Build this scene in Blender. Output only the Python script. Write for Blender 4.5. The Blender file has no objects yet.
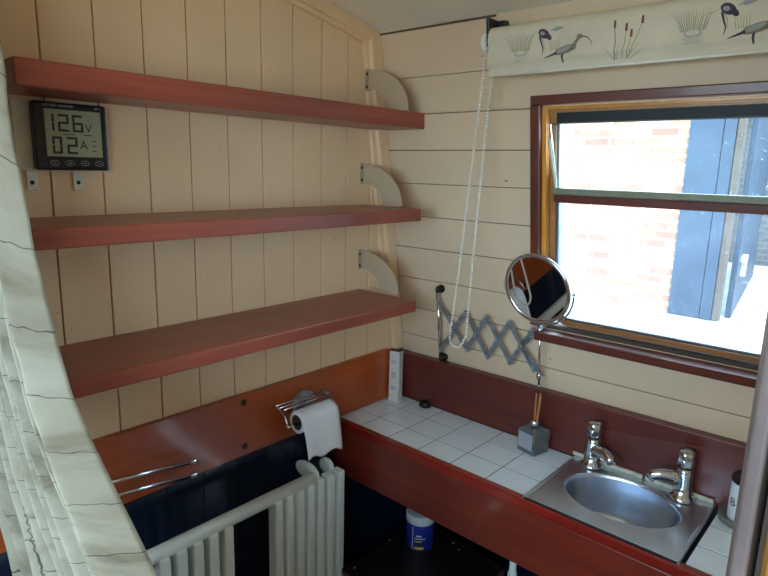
import bpy, bmesh, math, random
from mathutils import Vector, Matrix, noise
random.seed(7)
R = math.radians
PI = math.pi
COL = bpy.context.scene.collection
LIFT = 0.85            # everything below is laid out from the worktop height; the floor ends up at z = 0
KL = -0.0089           # the left wall is a hair out of square
KB, LEAN, YW = 0.030, 0.1506, -0.1203   # the window wall leans inwards towards the roof

def LW(x, y, z): return Vector((x + KL * y, y, z))
def WP(x, off, z): return Vector((x, YW - LEAN * z + KB * x - off, z))

# ------------------------------------------------------------------ materials
def _lin(c):
    return tuple(((v / 255) / 12.92 if v / 255 <= 0.04045 else ((v / 255 + 0.055) / 1.055) ** 2.4) for v in c)

class NT:
    def __init__(s, name):
        s.m = bpy.data.materials.new(name); s.m.use_nodes = True
        s.t = s.m.node_tree; s.n = s.t.nodes; s.l = s.t.links
        s.b = s.n['Principled BSDF']
    def new(s, typ, **k):
        n = s.n.new(typ)
        for a, v in k.items(): setattr(n, a, v)
        return n
    def link(s, a, b): s.l.new(a, b)
    def coord(s, scale=(1, 1, 1), rot=(0, 0, 0), src='Object'):
        tc = s.new('ShaderNodeTexCoord'); mp = s.new('ShaderNodeMapping')
        mp.inputs['Scale'].default_value = scale; mp.inputs['Rotation'].default_value = rot
        s.link(tc.outputs[src], mp.inputs[0]); return mp.outputs[0]
    def noise(s, vec, scale, detail=4, rough=.55, dist=0):
        n = s.new('ShaderNodeTexNoise'); n.inputs['Scale'].default_value = scale
        n.inputs['Detail'].default_value = detail; n.inputs['Roughness'].default_value = rough
        n.inputs['Distortion'].default_value = dist
        s.link(vec, n.inputs['Vector']); return n.outputs['Fac']
    def ramp(s, fac, stops):
        r = s.new('ShaderNodeValToRGB'); e = r.color_ramp.elements
        while len(e) < len(stops): e.new(.5)
        for el, (p, c) in zip(e, stops):
            el.position = p; el.color = (*c, 1) if len(c) == 3 else c
        s.link(fac, r.inputs[0]); return r.outputs[0]
    def mix(s, fac, a, b, typ='MIX'):
        m = s.new('ShaderNodeMix', data_type='RGBA', blend_type=typ)
        for i, v in ((0, fac), (6, a), (7, b)):
            if hasattr(v, 'is_output'): s.link(v, m.inputs[i])
            elif i == 0: m.inputs[0].default_value = v
            else: m.inputs[i].default_value = (*v, 1)
        return m.outputs[2]
    def bump(s, h, strength=.2, dist=.002):
        b = s.new('ShaderNodeBump'); b.inputs['Strength'].default_value = strength
        b.inputs['Distance'].default_value = dist
        s.link(h, b.inputs['Height']); s.link(b.outputs[0], s.b.inputs['Normal'])
    def base(s, v):
        if hasattr(v, 'is_output'): s.link(v, s.b.inputs['Base Color'])
        else: s.b.inputs['Base Color'].default_value = (*v, 1)
    def set(s, rough=.5, metal=0, coat=0, spec=None, coat_rough=.1):
        s.b.inputs['Roughness'].default_value = rough; s.b.inputs['Metallic'].default_value = metal
        s.b.inputs['Coat Weight'].default_value = coat; s.b.inputs['Coat Roughness'].default_value = coat_rough
        if spec is not None: s.b.inputs['Specular IOR Level'].default_value = spec

def plain(name, rgb, rough=.5, metal=0, coat=0, var=.08, scale=30, bump=0, spec=None):
    t = NT(name); c = _lin(rgb); v = t.coord()
    n = t.noise(v, scale, 4)
    t.base(t.ramp(n, [(.3, tuple(x * (1 - var) for x in c)), (.7, tuple(min(1, x * (1 + var)) for x in c))]))
    t.set(rough, metal, coat, spec)
    if bump: t.bump(n, bump)
    return t.m

def wood(name, dark, light, axis='y', rough=.35, coat=.3, grain=60, spec=None):
    t = NT(name)
    sc = {'x': (1.2, grain, grain), 'y': (grain, 1.2, grain), 'z': (grain, grain, 1.2)}[axis]
    v = t.coord(scale=sc)
    n1 = t.noise(v, 1.0, 6, .6, .6)
    v2 = t.coord(scale=tuple(max(1.0, s * .07) for s in sc))
    n2 = t.noise(v2, 2.2, 3, .5, .4)
    a = t.ramp(n1, [(.25, _lin(dark)), (.75, _lin(light))])
    b = t.ramp(n2, [(.3, (.72, .68, .66)), (.7, (1.1, 1.08, 1.05))])
    t.base(t.mix(1, a, b, 'MULTIPLY'))
    t.set(rough, 0, coat, spec); t.bump(n1, .08, .001)
    return t.m

def paint_wall(name, rgb, rough=.5, dirt=(120, 90, 60), spec=.4):
    t = NT(name); v = t.coord()
    n = t.noise(v, 3.2, 5, .6); n2 = t.noise(v, 140, 3)
    c = _lin(rgb)
    base = t.ramp(n, [(.3, tuple(x * .93 for x in c)), (.7, tuple(x * 1.04 for x in c))])
    sp = t.noise(v, 55, 2, .5)
    m = t.ramp(sp, [(.76, (0, 0, 0)), (.8, (1, 1, 1))])
    t.base(t.mix(m, base, _lin(dirt)))
    t.set(rough, 0, 0, spec); t.bump(n2, .12, .001)
    return t.m

M = {}
M['cream_left'] = paint_wall('cream_boards', (236, 202, 160), .42)
M['cream_back'] = paint_wall('cream_planks', (212, 184, 152), .5)
M['groove'] = plain('groove_brown', (160, 114, 72), .9)
M['groove_dark'] = plain('groove_dark', (74, 58, 46), .9)
M['ceiling'] = paint_wall('ceiling_paint', (240, 230, 210), .55, (170, 160, 140))
M['navy'] = plain('navy_gloss', (13, 27, 50), .22, 0, .3, .25, 8, .05)
M['shelf'] = wood('mahogany_shelf', (138, 62, 46), (170, 86, 66), 'y', .36, .15, 55)
M['board'] = wood('orange_board', (156, 68, 26), (188, 92, 38), 'y', .34, .2, 26)
M['apron'] = wood('apron_mahogany', (98, 32, 24), (136, 52, 36), 'x', .3, .35, 40)
M['lip'] = wood('lip_red', (120, 24, 18), (156, 40, 28), 'x', .25, .5, 60)
M['splash'] = wood('backsplash_mahogany', (88, 36, 28), (112, 46, 36), 'x', .38, .1, 22)
M['frame'] = wood('window_frame_wood', (84, 38, 26), (112, 52, 36), 'x', .35, .3, 50)
M['frame_v'] = wood('window_frame_wood_upright', (84, 38, 26), (116, 54, 36), 'z', .35, .3, 50)
M['oak'] = wood('varnished_oak', (198, 124, 40), (226, 158, 70), 'z', .3, .4, 50)
M['oak_x'] = wood('varnished_oak_rail', (140, 90, 48), (176, 122, 72), 'x', .35, .3, 50)
M['olive'] = plain('aged_alloy', (128, 128, 106), .4, .2, 0, .12, 40)
M['alu'] = plain('grey_alloy', (150, 156, 160), .35, .9)
M['rubber'] = plain('black_rubber', (16, 17, 20), .6)
M['black'] = plain('black_plastic', (12, 12, 14), .35)
M['white_paint'] = plain('white_gloss_paint', (232, 238, 230), .32, 0, .2, .04)
M['plate_white'] = plain('white_plastic', (228, 222, 206), .45)
M['cream_metal'] = paint_wall('bracket_paint', (184, 160, 130), .45)
M['chrome'] = plain('chrome', (214, 216, 220), .12, 1, 0, .02)
M['steel_dull'] = plain('dull_steel', (160, 168, 174), .34, .7, 0, .35, 60)
M['darkmetal'] = plain('dark_metal', (62, 54, 48), .35, .8)
M['tile'] = plain('white_tile', (234, 242, 246), .12, 0, .3, .02)
M['grout'] = plain('grout', (58, 56, 52), .95)
M['paper'] = plain('tissue', (240, 240, 242), .95, 0, 0, .02, 200, .1)
M['card'] = plain('white_card', (215, 208, 200), .6, 0, 0, .05, 60)
M['cardmark'] = plain('card_print', (190, 182, 180), .6)
M['cardedge'] = plain('card_edge', (92, 74, 62), .7)
M['bottle_label'] = plain('lilac_label', (150, 150, 156), .5)
M['lump'] = plain('black_rubber_plug', (14, 12, 12), .55)
M['stick'] = plain('reed', (176, 112, 58), .7)
M['blind'] = plain('blind_cloth', (208, 194, 168), .75, 0, 0, .06, 14)
M['p_olive'] = plain('print_olive', (140, 128, 72), .8)
M['p_purple'] = plain('print_purple', (72, 58, 70), .8)
M['p_brown'] = plain('print_brown', (128, 112, 92), .8)
M['p_red'] = plain('print_red', (134, 58, 50), .8)
M['p_grey'] = plain('print_grey', (150, 150, 142), .8)
M['hem'] = plain('hem_plastic', (225, 222, 210), .4)
M['bead'] = plain('white_bead', (228, 222, 208), .35)
M['lcd'] = plain('lcd', (156, 160, 128), .25, 0, .6, .03)
M['lcd_ink'] = plain('lcd_ink', (36, 40, 30), .5)
M['print_white'] = plain('white_print', (170, 170, 165), .5)
M['box_dark'] = wood('dark_cabinet', (30, 20, 16), (44, 30, 24), 'x', .4, .1, 30)
M['tub_white'] = plain('tub_white', (222, 226, 228), .4)
M['tub_blue'] = plain('tub_blue', (28, 44, 150), .4)
M['tub_yellow'] = plain('tub_yellow', (214, 186, 50), .4)
M['tub_dark'] = plain('tub_dark_label', (30, 36, 62), .4)
M['stone'] = plain('stone_dish', (118, 112, 100), .6, 0, 0, .15, 90)
M['seal'] = plain('sealing_strip', (190, 182, 160), .6, 0, 0, .15, 90)
M['mauve'] = plain('mauve_painted_jamb', (118, 100, 94), .5, 0, 0, .15, 25)
M['floor'] = wood('floor_boards', (60, 42, 30), (86, 60, 42), 'y', .5, 0, 20)
M['gate'] = None

def mk_steel():
    t = NT('brushed_steel'); v = t.coord(scale=(4, 90, 90)); n = t.noise(v, 2, 4)
    v2 = t.coord(); n2 = t.noise(v2, 9, 4, .6, 1.5)
    a = t.ramp(n2, [(.2, _lin((200, 210, 224))), (.8, _lin((216, 224, 234)))])
    t.base(a); t.set(.3, 1)
    return t.m
M['steel'] = mk_steel()
def mk_mirror():
    t = NT('mirror_silver'); t.base((.86, .87, .88)); t.set(.02, 1); return t.m
M['mirror'] = mk_mirror()

def mk_glass(name, dust=0.0, tint=(.97, .985, .99)):
    t = NT(name); out = t.n['Material Output']; t.n.remove(t.b)
    tr = t.new('ShaderNodeBsdfTransparent'); tr.inputs[0].default_value = (*tint, 1)
    gl = t.new('ShaderNodeBsdfGlossy'); gl.inputs['Roughness'].default_value = .03
    fr = t.new('ShaderNodeFresnel'); fr.inputs[0].default_value = 1.45
    mx = t.new('ShaderNodeMixShader'); t.link(fr.outputs[0], mx.inputs[0])
    t.link(tr.outputs[0], mx.inputs[1]); t.link(gl.outputs[0], mx.inputs[2])
    last = mx.outputs[0]
    if dust:
        v = t.coord(); n = t.noise(v, 5, 6, .65, 1.2); n2 = t.noise(v, 75, 3, .6, 2.5)
        a = t.ramp(n, [(.35, (dust * .35,) * 3), (.75, (dust,) * 3)])
        b = t.ramp(n2, [(.66, (0, 0, 0)), (.72, (.3, .3, .3))])
        f = t.mix(1, a, b, 'ADD')
        df = t.new('ShaderNodeBsdfDiffuse'); df.inputs[0].default_value = (.8, .86, .92, 1)
        tl = t.new('ShaderNodeBsdfTranslucent'); tl.inputs[0].default_value = (.8, .88, .95, 1)
        m1 = t.new('ShaderNodeMixShader'); m1.inputs[0].default_value = .6
        t.link(df.outputs[0], m1.inputs[1]); t.link(tl.outputs[0], m1.inputs[2])
        m2 = t.new('ShaderNodeMixShader'); t.link(f, m2.inputs[0])
        t.link(last, m2.inputs[1]); t.link(m1.outputs[0], m2.inputs[2]); last = m2.outputs[0]
    t.link(last, out.inputs[0]); return t.m
M['pane'] = mk_glass('window_glass', .05)
M['pane_clear'] = mk_glass('hopper_glass', .03, (.93, .96, .95))
M['bottle'] = mk_glass('bottle_glass', .36, (.92, .92, .90))

def mk_curtain():
    t = NT('curtain_cloth'); uv = t.new('ShaderNodeTexCoord').outputs['UV']
    sep = t.new('ShaderNodeSeparateXYZ'); t.link(uv, sep.inputs[0])
    def mth(op, a, b=None):
        m = t.new('ShaderNodeMath', operation=op)
        for i, v in enumerate((a, b)):
            if v is None: continue
            if hasattr(v, 'is_output'): t.link(v, m.inputs[i])
            else: m.inputs[i].default_value = v
        return m.outputs[0]
    wob = t.noise(uv, 34, 3, .6); wob = mth('MULTIPLY', mth('SUBTRACT', wob, .5), .014)
    fine = t.new('ShaderNodeMath', operation='SINE'); t.link(mth('MULTIPLY', sep.outputs[0], 420.), fine.inputs[0])
    fy = t.new('ShaderNodeMath', operation='SINE'); t.link(mth('MULTIPLY', sep.outputs[1], 420.), fy.inputs[0])
    def lines(c, pitch, other, ph):
        d = mth('ADD', mth('ADD', c, wob), mth('MULTIPLY', other, .0009))
        f = mth('FRACT', mth('ADD', mth('DIVIDE', d, pitch), ph))
        return mth('LESS_THAN', mth('MULTIPLY', mth('ABSOLUTE', mth('SUBTRACT', f, .5)), pitch), .0008)
    h = lines(sep.outputs[1], .098, fine.outputs[0], .2)
    w = lines(sep.outputs[0], .175, fy.outputs[0], .55)
    ln = mth('MULTIPLY', mth('MAXIMUM', h, w), .8)
    st = t.noise(uv, 8, 5, .6, 1); st2 = t.noise(uv, 48, 3)
    base = t.ramp(st, [(.3, _lin((124, 112, 90))), (.5, _lin((164, 154, 132))), (.7, _lin((176, 168, 148)))])
    sp = t.ramp(st2, [(.72, (0, 0, 0)), (.78, (.35, .35, .35))])
    base = t.mix(sp, base, _lin((128, 118, 100)))
    t.base(t.mix(ln, base, _lin((42, 38, 38))))
    t.set(.7); t.b.inputs['Sheen Weight'].default_value = .1
    t.bump(t.noise(uv, 320, 2), .1, .001)
    return t.m
M['curtain'] = mk_curtain()

def mk_brick(name, c1, c2, mort, rot):
    t = NT(name); v = t.coord(rot=rot)
    b = t.new('ShaderNodeTexBrick'); t.link(v, b.inputs['Vector'])
    b.inputs['Color1'].default_value = (*_lin(c1), 1); b.inputs['Color2'].default_value = (*_lin(c2), 1)
    b.inputs['Mortar'].default_value = (*_lin(mort), 1); b.inputs['Scale'].default_value = 1
    b.inputs['Mortar Size'].default_value = .009; b.inputs['Mortar Smooth'].default_value = .3
    b.inputs['Brick Width'].default_value = .205; b.inputs['Row Height'].default_value = .069
    n = t.noise(v, 5, 4); r = t.ramp(n, [(.35, (.75, .75, .72)), (.65, (1.15, 1.12, 1.1))])
    t.base(t.mix(1, b.outputs[0], r, 'MULTIPLY')); t.set(.85); t.bump(b.outputs['Fac'], -.3, .01)
    return t.m
M['brick'] = mk_brick('sunlit_brick', (120, 82, 70), (138, 112, 92), (156, 150, 138), (R(90), 0, 0))
M['brick_far'] = mk_brick('grey_brick', (38, 42, 46), (48, 50, 52), (66, 68, 70), (R(90), 0, 0))
def mk_pave():
    t = NT('paving'); v = t.coord()
    b = t.new('ShaderNodeTexBrick'); t.link(v, b.inputs['Vector']); b.inputs['Scale'].default_value = 1
    b.inputs['Color1'].default_value = (*_lin((118, 118, 116)), 1); b.inputs['Color2'].default_value = (*_lin((126, 124, 120)), 1)
    b.inputs['Mortar'].default_value = (*_lin((92, 92, 90)), 1); b.inputs['Mortar Size'].default_value = .01
    b.inputs['Brick Width'].default_value = .9; b.inputs['Row Height'].default_value = .3
    t.base(b.outputs[0]); t.set(.85); return t.m
M['pave'] = mk_pave()
def mk_gate():
    t = NT('blue_gate_paint'); v = t.coord(); n = t.noise(v, 4, 5, .7, .5); n2 = t.noise(v, 26, 4, .7, 1)
    a = t.ramp(n, [(.3, _lin((12, 28, 46))), (.7, _lin((20, 42, 64)))])
    m = t.ramp(n2, [(.66, (0, 0, 0)), (.72, (.8, .8, .8))])
    t.base(t.mix(m, a, _lin((80, 86, 90)))); t.set(.5); return t.m
M['gate'] = mk_gate()
M['gate_trim'] = plain('weathered_post', (58, 48, 40), .8, 0, 0, .3, 20)

# ------------------------------------------------------------------ mesh building
class MB:
    def __init__(s, fn=None): s.v = []; s.f = []; s.mi = []; s.sm = []; s.fn = fn; s.uv = None
    def add(s, verts, faces, mi=0, smooth=False, raw=False):
        k = len(s.v)
        s.v += [Vector(p) if (raw or s.fn is None) else s.fn(*p) for p in verts]
        s.f += [tuple(i + k for i in f) for f in faces]; s.mi += [mi] * len(faces); s.sm += [smooth] * len(faces)
        return s
    def box(s, x0, x1, y0, y1, z0, z1, mi=0):
        vs = [(x, y, z) for z in (z0, z1) for y in (y0, y1) for x in (x0, x1)]
        return s.add(vs, [(0, 2, 3, 1), (4, 5, 7, 6), (0, 1, 5, 4), (2, 6, 7, 3), (0, 4, 6, 2), (1, 3, 7, 5)], mi)
    def obox(s, c, ax, ay, az, mi=0):      # centre and three half-extent vectors
        c, ax, ay, az = map(Vector, (c, ax, ay, az))
        vs = [c + ax * i + ay * j + az * k for k in (-1, 1) for j in (-1, 1) for i in (-1, 1)]
        return s.add(vs, [(0, 2, 3, 1), (4, 5, 7, 6), (0, 1, 5, 4), (2, 6, 7, 3), (0, 4, 6, 2), (1, 3, 7, 5)], mi, raw=True)
    def prism(s, poly, d, mi=0):            # polygon in 3D extruded by vector d
        n = len(poly); d = Vector(d); P = [Vector(p) for p in poly]
        vs = P + [p + d for p in P]
        fs = [tuple(range(n))[::-1], tuple(range(n, 2 * n))] + [(i, (i + 1) % n, (i + 1) % n + n, i + n) for i in range(n)]
        return s.add(vs, fs, mi)
    def rings(s, rings, mi=0, cap0=True, cap1=True, smooth=True, closed=True, raw=False):
        n = len(rings[0]); vs = [p for r in rings for p in r]; fs = []
        for a in range(len(rings) - 1):
            for i in range(n if closed else n - 1):
                j = (i + 1) % n
                fs.append((a * n + i, a * n + j, (a + 1) * n + j, (a + 1) * n + i))
        k = len(s.v)
        s.add(vs, fs, mi, smooth, raw)
        if cap0: s.f.append(tuple(k + i for i in range(n))[::-1]); s.mi.append(mi); s.sm.append(False)
        if cap1: s.f.append(tuple(k + (len(rings) - 1) * n + i for i in range(n))); s.mi.append(mi); s.sm.append(False)
        return s
    def tube(s, path, r, n=12, mi=0, closed=False, raw=True):
        P = [Vector(p) for p in path]; m = len(P); rr = r if hasattr(r, '__len__') else [r] * m
        up = None; rings = []
        for i, p in enumerate(P):
            if closed: t = P[(i + 1) % m] - P[i - 1]
            else: t = (P[min(i + 1, m - 1)] - P[max(i - 1, 0)])
            t.normalize()
            if up is None:
                up = t.orthogonal().normalized()
            up = (up - t * up.dot(t)).normalized(); b = t.cross(up)
            rings.append([p + (up * math.cos(2 * PI * k / n) + b * math.sin(2 * PI * k / n)) * rr[i] for k in range(n)])
        if closed: rings.append(rings[0]); return s.rings(rings, mi, False, False, raw=raw)
        return s.rings(rings, mi, raw=raw)
    def lathe(s, c, prof, n=32, axis='z', mi=0, sx=1, sy=1, cap=(True, True)):
        c = Vector(c)
        if isinstance(axis, str): A = {'x': Vector((1, 0, 0)), 'y': Vector((0, 1, 0)), 'z': Vector((0, 0, 1))}[axis]
        else: A = Vector(axis).normalized()
        U = Vector((1, 0, 0)) if abs(A.z) > .99 else A.cross(Vector((0, 0, 1))).normalized()
        V = A.cross(U)
        rings = [[c + A * h + (U * math.cos(2 * PI * k / n) * sx + V * math.sin(2 * PI * k / n) * sy) * r for k in range(n)] for r, h in prof]
        return s.rings(rings, mi, *cap, raw=True)
    def ball(s, c, r, n=8, m=6, mi=0):
        rx, ry, rz = r if hasattr(r, '__len__') else (r, r, r)
        rings = []
        for j in range(1, m):
            a = PI * j / m
            rings.append([(c[0] + rx * math.sin(a) * math.cos(2 * PI * k / n), c[1] + ry * math.sin(a) * math.sin(2 * PI * k / n), c[2] - rz * math.cos(a)) for k in range(n)])
        return s.rings(rings, mi, raw=True)
    def build(s, name, mats, parent=None, bevel=0, seg=2, solid=0, sub=0):
        if not isinstance(mats, (list, tuple)): mats = [mats]
        o0 = Vector((0, 0, 0)); p = parent
        while p is not None: o0 += p.location; p = p.parent
        me = bpy.data.meshes.new(name)
        if parent is None:
            xs = [v.x for v in s.v]; ys = [v.y for v in s.v]; zs = [v.z for v in s.v]
            base = Vector(((min(xs) + max(xs)) / 2, (min(ys) + max(ys)) / 2, min(zs)))
        else: base = Vector((0, 0, 0))
        me.from_pydata([v - o0 - base for v in s.v], [], s.f)
        me.polygons.foreach_set('material_index', s.mi); me.polygons.foreach_set('use_smooth', s.sm)
        if s.uv:
            l = me.uv_layers.new(name='UVMap')
            for lp in me.loops: l.data[lp.index].uv = s.uv[lp.vertex_index]
        bm = bmesh.new(); bm.from_mesh(me); bmesh.ops.recalc_face_normals(bm, faces=bm.faces); bm.to_mesh(me); bm.free()
        for m in mats: me.materials.append(m)
        me.update()
        o = bpy.data.objects.new(name, me); COL.objects.link(o); o.location = base
        if parent is not None: o.parent = parent
        if bevel:
            b = o.modifiers.new('Bevel', 'BEVEL'); b.width = bevel; b.segments = seg; b.limit_method = 'ANGLE'; b.angle_limit = R(35)
        if solid:
            b = o.modifiers.new('Solid', 'SOLIDIFY'); b.thickness = solid; b.offset = 0
        if sub:
            b = o.modifiers.new('Sub', 'SUBSURF'); b.levels = sub; b.render_levels = sub
        return o

def thing(name, loc, label, cat, group=None):
    o = bpy.data.objects.new(name, None); COL.objects.link(o); o.location = loc; o.empty_display_size = .05
    return tag(o, label, cat, group)
def tag(o, label, cat, group=None):
    o['label'] = label; o['category'] = cat
    if group: o['group'] = group
    return o
def struct(o): o['kind'] = 'structure'; return o
def plabel(o, label): o['label'] = label; return o
def copy_tree(o, parent=None):
    c = o.copy(); COL.objects.link(c)
    if parent is not None: c.parent = parent
    for ch in [k for k in bpy.data.objects if k.parent is o]: copy_tree(ch, c)
    return c

def text_into(mb, s, size, origin, ax, ay, mi=0, depth=.0004):
    cu = bpy.data.curves.new('t', 'FONT'); cu.body = s; cu.size = size; cu.extrude = depth
    ob = bpy.data.objects.new('t', cu); COL.objects.link(ob)
    dg = bpy.context.evaluated_depsgraph_get(); dg.update()
    me = bpy.data.meshes.new_from_object(ob.evaluated_get(dg))
    ax = Vector(ax).normalized(); ay = Vector(ay).normalized(); az = ax.cross(ay); origin = Vector(origin)
    mb.add([origin + ax * v.co.x + ay * v.co.y + az * v.co.z for v in me.vertices], [tuple(p.vertices) for p in me.polygons], mi, raw=True)
    bpy.data.objects.remove(ob); bpy.data.curves.remove(cu); bpy.data.meshes.remove(me)

# ================================================================== SETTING
FLOOR = -LIFT
YB = -2.15; XR = 2.0
def roof(y): return 1.088 + .135 * (1 - ((y + 1.25) / 1.05) ** 2) + .012      # arched roof across the boat
# floor
struct(MB().box(-.06, XR, YB, .02, FLOOR - .04, FLOOR).build('floor', M['floor']))
# ceiling: a gently arched sheet with thickness
mb = MB(); ys = [-.20 - i * (1.97 / 24) for i in range(25)]
bot = [roof(y) for y in ys]
for i in range(24):
    a, b = ys[i], ys[i + 1]; za, zb = bot[i], bot[i + 1]
    mb.add([(-.06, a, za), (XR, a, za), (XR, b, zb), (-.06, b, zb), (-.06, a, za + .03), (XR, a, za + .03), (XR, b, zb + .03), (-.06, b, zb + .03)],
           [(0, 1, 2, 3), (4, 7, 6, 5), (0, 4, 5, 1), (2, 6, 7, 3), (0, 3, 7, 4), (1, 5, 6, 2)])
for i in range(len(mb.sm)): mb.sm[i] = False
struct(mb.build('ceiling', M['ceiling']))
# left wall: cream boards above, navy boards below
mb = MB(LW)
mb.box(-.05, -.0045, YB, .02, FLOOR, 1.27, 1)
P = .0977; y0 = -.100 + P
wid = .0015
k = 0; y = y0
ZS = .16
while y > YB:
    a, b = y - P + wid, y - wid
    a = max(a, YB); bb = min(b, .02)
    mb.box(-.004, 0, a, bb, ZS, 1.27, 0)
    mb.box(-.004, 0, a, bb, FLOOR, .008, 2)
    y -= P
mb.box(-.0045, -.003, YB, .02, FLOOR, 1.27, 1)
mb.box(-.004, -.001, YB, .02, FLOOR, .008, 3)
struct(mb.build('wall_left', [M['cream_left'], M['groove'], M['navy'], M['rubber']], bevel=.0008, seg=1))

# window wall (leaning) with opening
WX0, WX1, WZ0, WZ1 = .528, 1.075, .335, .900
mb = MB(WP)
def wbox(x0, x1, o0, o1, z0, z1, mi=0): mb.box(x0, x1, o0, o1, z0, z1, mi)
def hole(o0, o1, z0, z1, mi, xa=-.06, xb=XR):
    zz = [z0, max(z0, min(z1, WZ0)), max(z0, min(z1, WZ1)), z1]
    if zz[1] > zz[0]: wbox(xa, xb, o0, o1, zz[0], zz[1], mi)
    if zz[2] > zz[1]:
        wbox(xa, WX0, o0, o1, zz[1], zz[2], mi); wbox(WX1, xb, o0, o1, zz[1], zz[2], mi)
    if zz[3] > zz[2]: wbox(xa, xb, o0, o1, zz[2], zz[3], mi)
hole(-.045, -.004, -.05, 1.16, 1)
gz = [-.05, .025, .1225, .2202, .316, .4127, .510, .6077, .7039, .7984, .8971, .994, 1.16]
for i in range(len(gz) - 1):
    g = .0007 if i % 3 else .0012
    hole(-.005, 0, gz[i] + g, gz[i + 1] - g, 0)
mb.box(-.06, XR, -.045, 0, FLOOR, -.052, 2)
wb = struct(mb.build('wall_back', [M['cream_back'], M['groove_dark'], M['navy']], bevel=.0015, seg=1))

# wall behind the camera, with a window opening, and the right wall
mb = MB()
OX0, OX1, OZ0, OZ1 = .40, 1.80, .38, .95
mb.box(-.06, XR, YB - .05, YB, FLOOR, OZ0); mb.box(-.06, XR, YB - .05, YB, OZ1, 1.15)
mb.box(-.06, OX0, YB - .05, YB, OZ0, OZ1); mb.box(OX1, XR, YB - .05, YB, OZ0, OZ1)
struct(mb.build('wall_front', M['cream_back']))
struct(MB().box(XR, XR + .05, YB - .05, .02, FLOOR, 1.30).build('wall_right', M['cream_back']))
mb = MB()
for a in ((OX0 - .03, OX1 + .03, OZ1, OZ1 + .035), (OX0 - .03, OX1 + .03, OZ0 - .035, OZ0), (OX0 - .03, OX0, OZ0, OZ1), (OX1, OX1 + .03, OZ0, OZ1), (1.21, 1.24, OZ0, OZ1)):
    mb.box(a[0], a[1], YB - .03, YB + .015, a[2], a[3])
o = struct(mb.build('window_2', M['frame'], bevel=.003))

# header and corner trims on the left wall
mb = MB()
def lp(x, y, z): return LW(x, y, z)
hy = [-.262, -.42, -.60, -.80, -1.0, -1.3, -1.6, -2.14]
for i in range(len(hy) - 1):
    a, b = hy[i], hy[i + 1]
    for (t, d) in ((.020, .034), (.010, .046)):
        za, zb = roof(a) - .001, roof(b) - .001
        q = [lp(.0002, a, za - d), lp(.0002, b, zb - d), lp(.0002, b, zb), lp(.0002, a, za)]
        mb.prism(q, (t, 0, 0))
struct(mb.build('trim_1', M['cream_left'], bevel=.001, seg=1))
mb = MB()
def post(z): return -.326 + (1.082 - z) * .152
for (t, w0) in ((.025, 0.0), (.012, -.017)):
    q = [lp(.0002, post(.165) + w0, .165), lp(.0002, YW - LEAN * .165 - .001, .165), lp(.0002, YW - LEAN * 1.10 - .001, 1.10), lp(.0002, post(1.10) + w0, 1.10)]
    mb.prism(q, (t, 0, 0))
struct(mb.build('trim_2', M['cream_left'], bevel=.002, seg=2))
# dark caulk line where the ceiling meets the walls
mb = MB(WP)
mb.box(.0, .395, 0.0, .003, 1.1130, 1.1175)
struct(mb.build('trim_3', M['groove_dark']))

# ------------------------------------------------------------------ window
win = bpy.data.objects.new('window_1', None); COL.objects.link(win); win.location = WP(.8, 0, .33); struct(win)
FX0, FX1, FZ0, FZ1 = .494, 1.108, .342, .924
mb = MB(WP)   # face architrave
mb.box(FX0, FX0 + .026, -.002, .020, FZ0, FZ1 - .022)
mb.build('window_jamb', M['frame_v'], win, bevel=.003)
mb = MB(WP); mb.box(FX1 - .036, FX1, -.002, .020, FZ0, FZ1 - .028); mb.build('window_jamb', M['frame_v'], win, bevel=.003)
mb = MB(WP); mb.box(FX0, FX1, -.002, .020, FZ1 - .022, FZ1); mb.build('window_head', M['frame'], win, bevel=.003)
mb = MB(WP); mb.box(FX0 + .026, FX1 + .0, -.004, .048, .309, .334); o = mb.build('window_sill', M['frame'], win, bevel=.003)
# reveal lining
mb = MB(WP)
mb.box(WX0 - .002, WX0 + .0035, -.040, -.002, WZ0 + .006, WZ1)
mb.box(FX0 + .0265, WX0 + .004, .0005, .009, WZ0 + .006, WZ1)
mb.box(WX1 - .0035, WX1 + .002, -.040, -.002, WZ0 + .006, WZ1)
mb.box(WX0, WX1, -.040, -.002, WZ1 - .006, WZ1)
plabel(mb.build('reveal_lining', M['oak'], win, bevel=.001), 'golden varnished reveal lining')
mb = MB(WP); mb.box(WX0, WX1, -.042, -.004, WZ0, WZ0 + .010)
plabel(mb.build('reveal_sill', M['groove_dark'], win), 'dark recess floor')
# alloy window unit: outer rounded ring of the lower pane
def rrect(x0, x1, z0, z1, r, n=8, top_round=False):
    pts = []
    for (cx, cz, a0) in ((x0 + r, z0 + r, 180), (x1 - r, z0 + r, 270)):
        for i in range(n + 1):
            a = R(a0 + 90 * i / n); pts.append((cx + r * math.cos(a), cz + r * math.sin(a)))
    if top_round:
        for (cx, cz, a0) in ((x1 - r, z1 - r, 0), (x0 + r, z1 - r, 90)):
            for i in range(n + 1):
                a = R(a0 + 90 * i / n); pts.append((cx + r * math.cos(a), cz + r * math.sin(a)))
    else: pts += [(x1, z1), (x0, z1)]
    return pts
def ringframe(mb, x0, x1, z0, z1, r, w, o0, o1, mi=0):
    A = rrect(x0, x1, z0, z1, r); B = rrect(x0 + w, x1 - w, z0 + w, z1 - w, max(r - w, .004))
    rs = [[(x, o0, z) for x, z in A], [(x, o1, z) for x, z in A], [(x, o1, z) for x, z in B], [(x, o0, z) for x, z in B]]
    rs.append(rs[0]); mb.rings(rs, mi, False, False, smooth=False)
mb = MB(WP); ringframe(mb, .533, 1.070, .350, .900, .055, .014, -.036, -.010)
plabel(mb.build('wood_bead', M['oak_x'], win, bevel=.001), 'golden wood bead around the pane')
mb = MB(WP); ringframe(mb, .5475, 1.0555, .3645, .8855, .042, .006, -.038, -.018)
plabel(mb.build('pane_frame', M['alu'], win, bevel=.001), 'grey metal pane frame')
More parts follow.
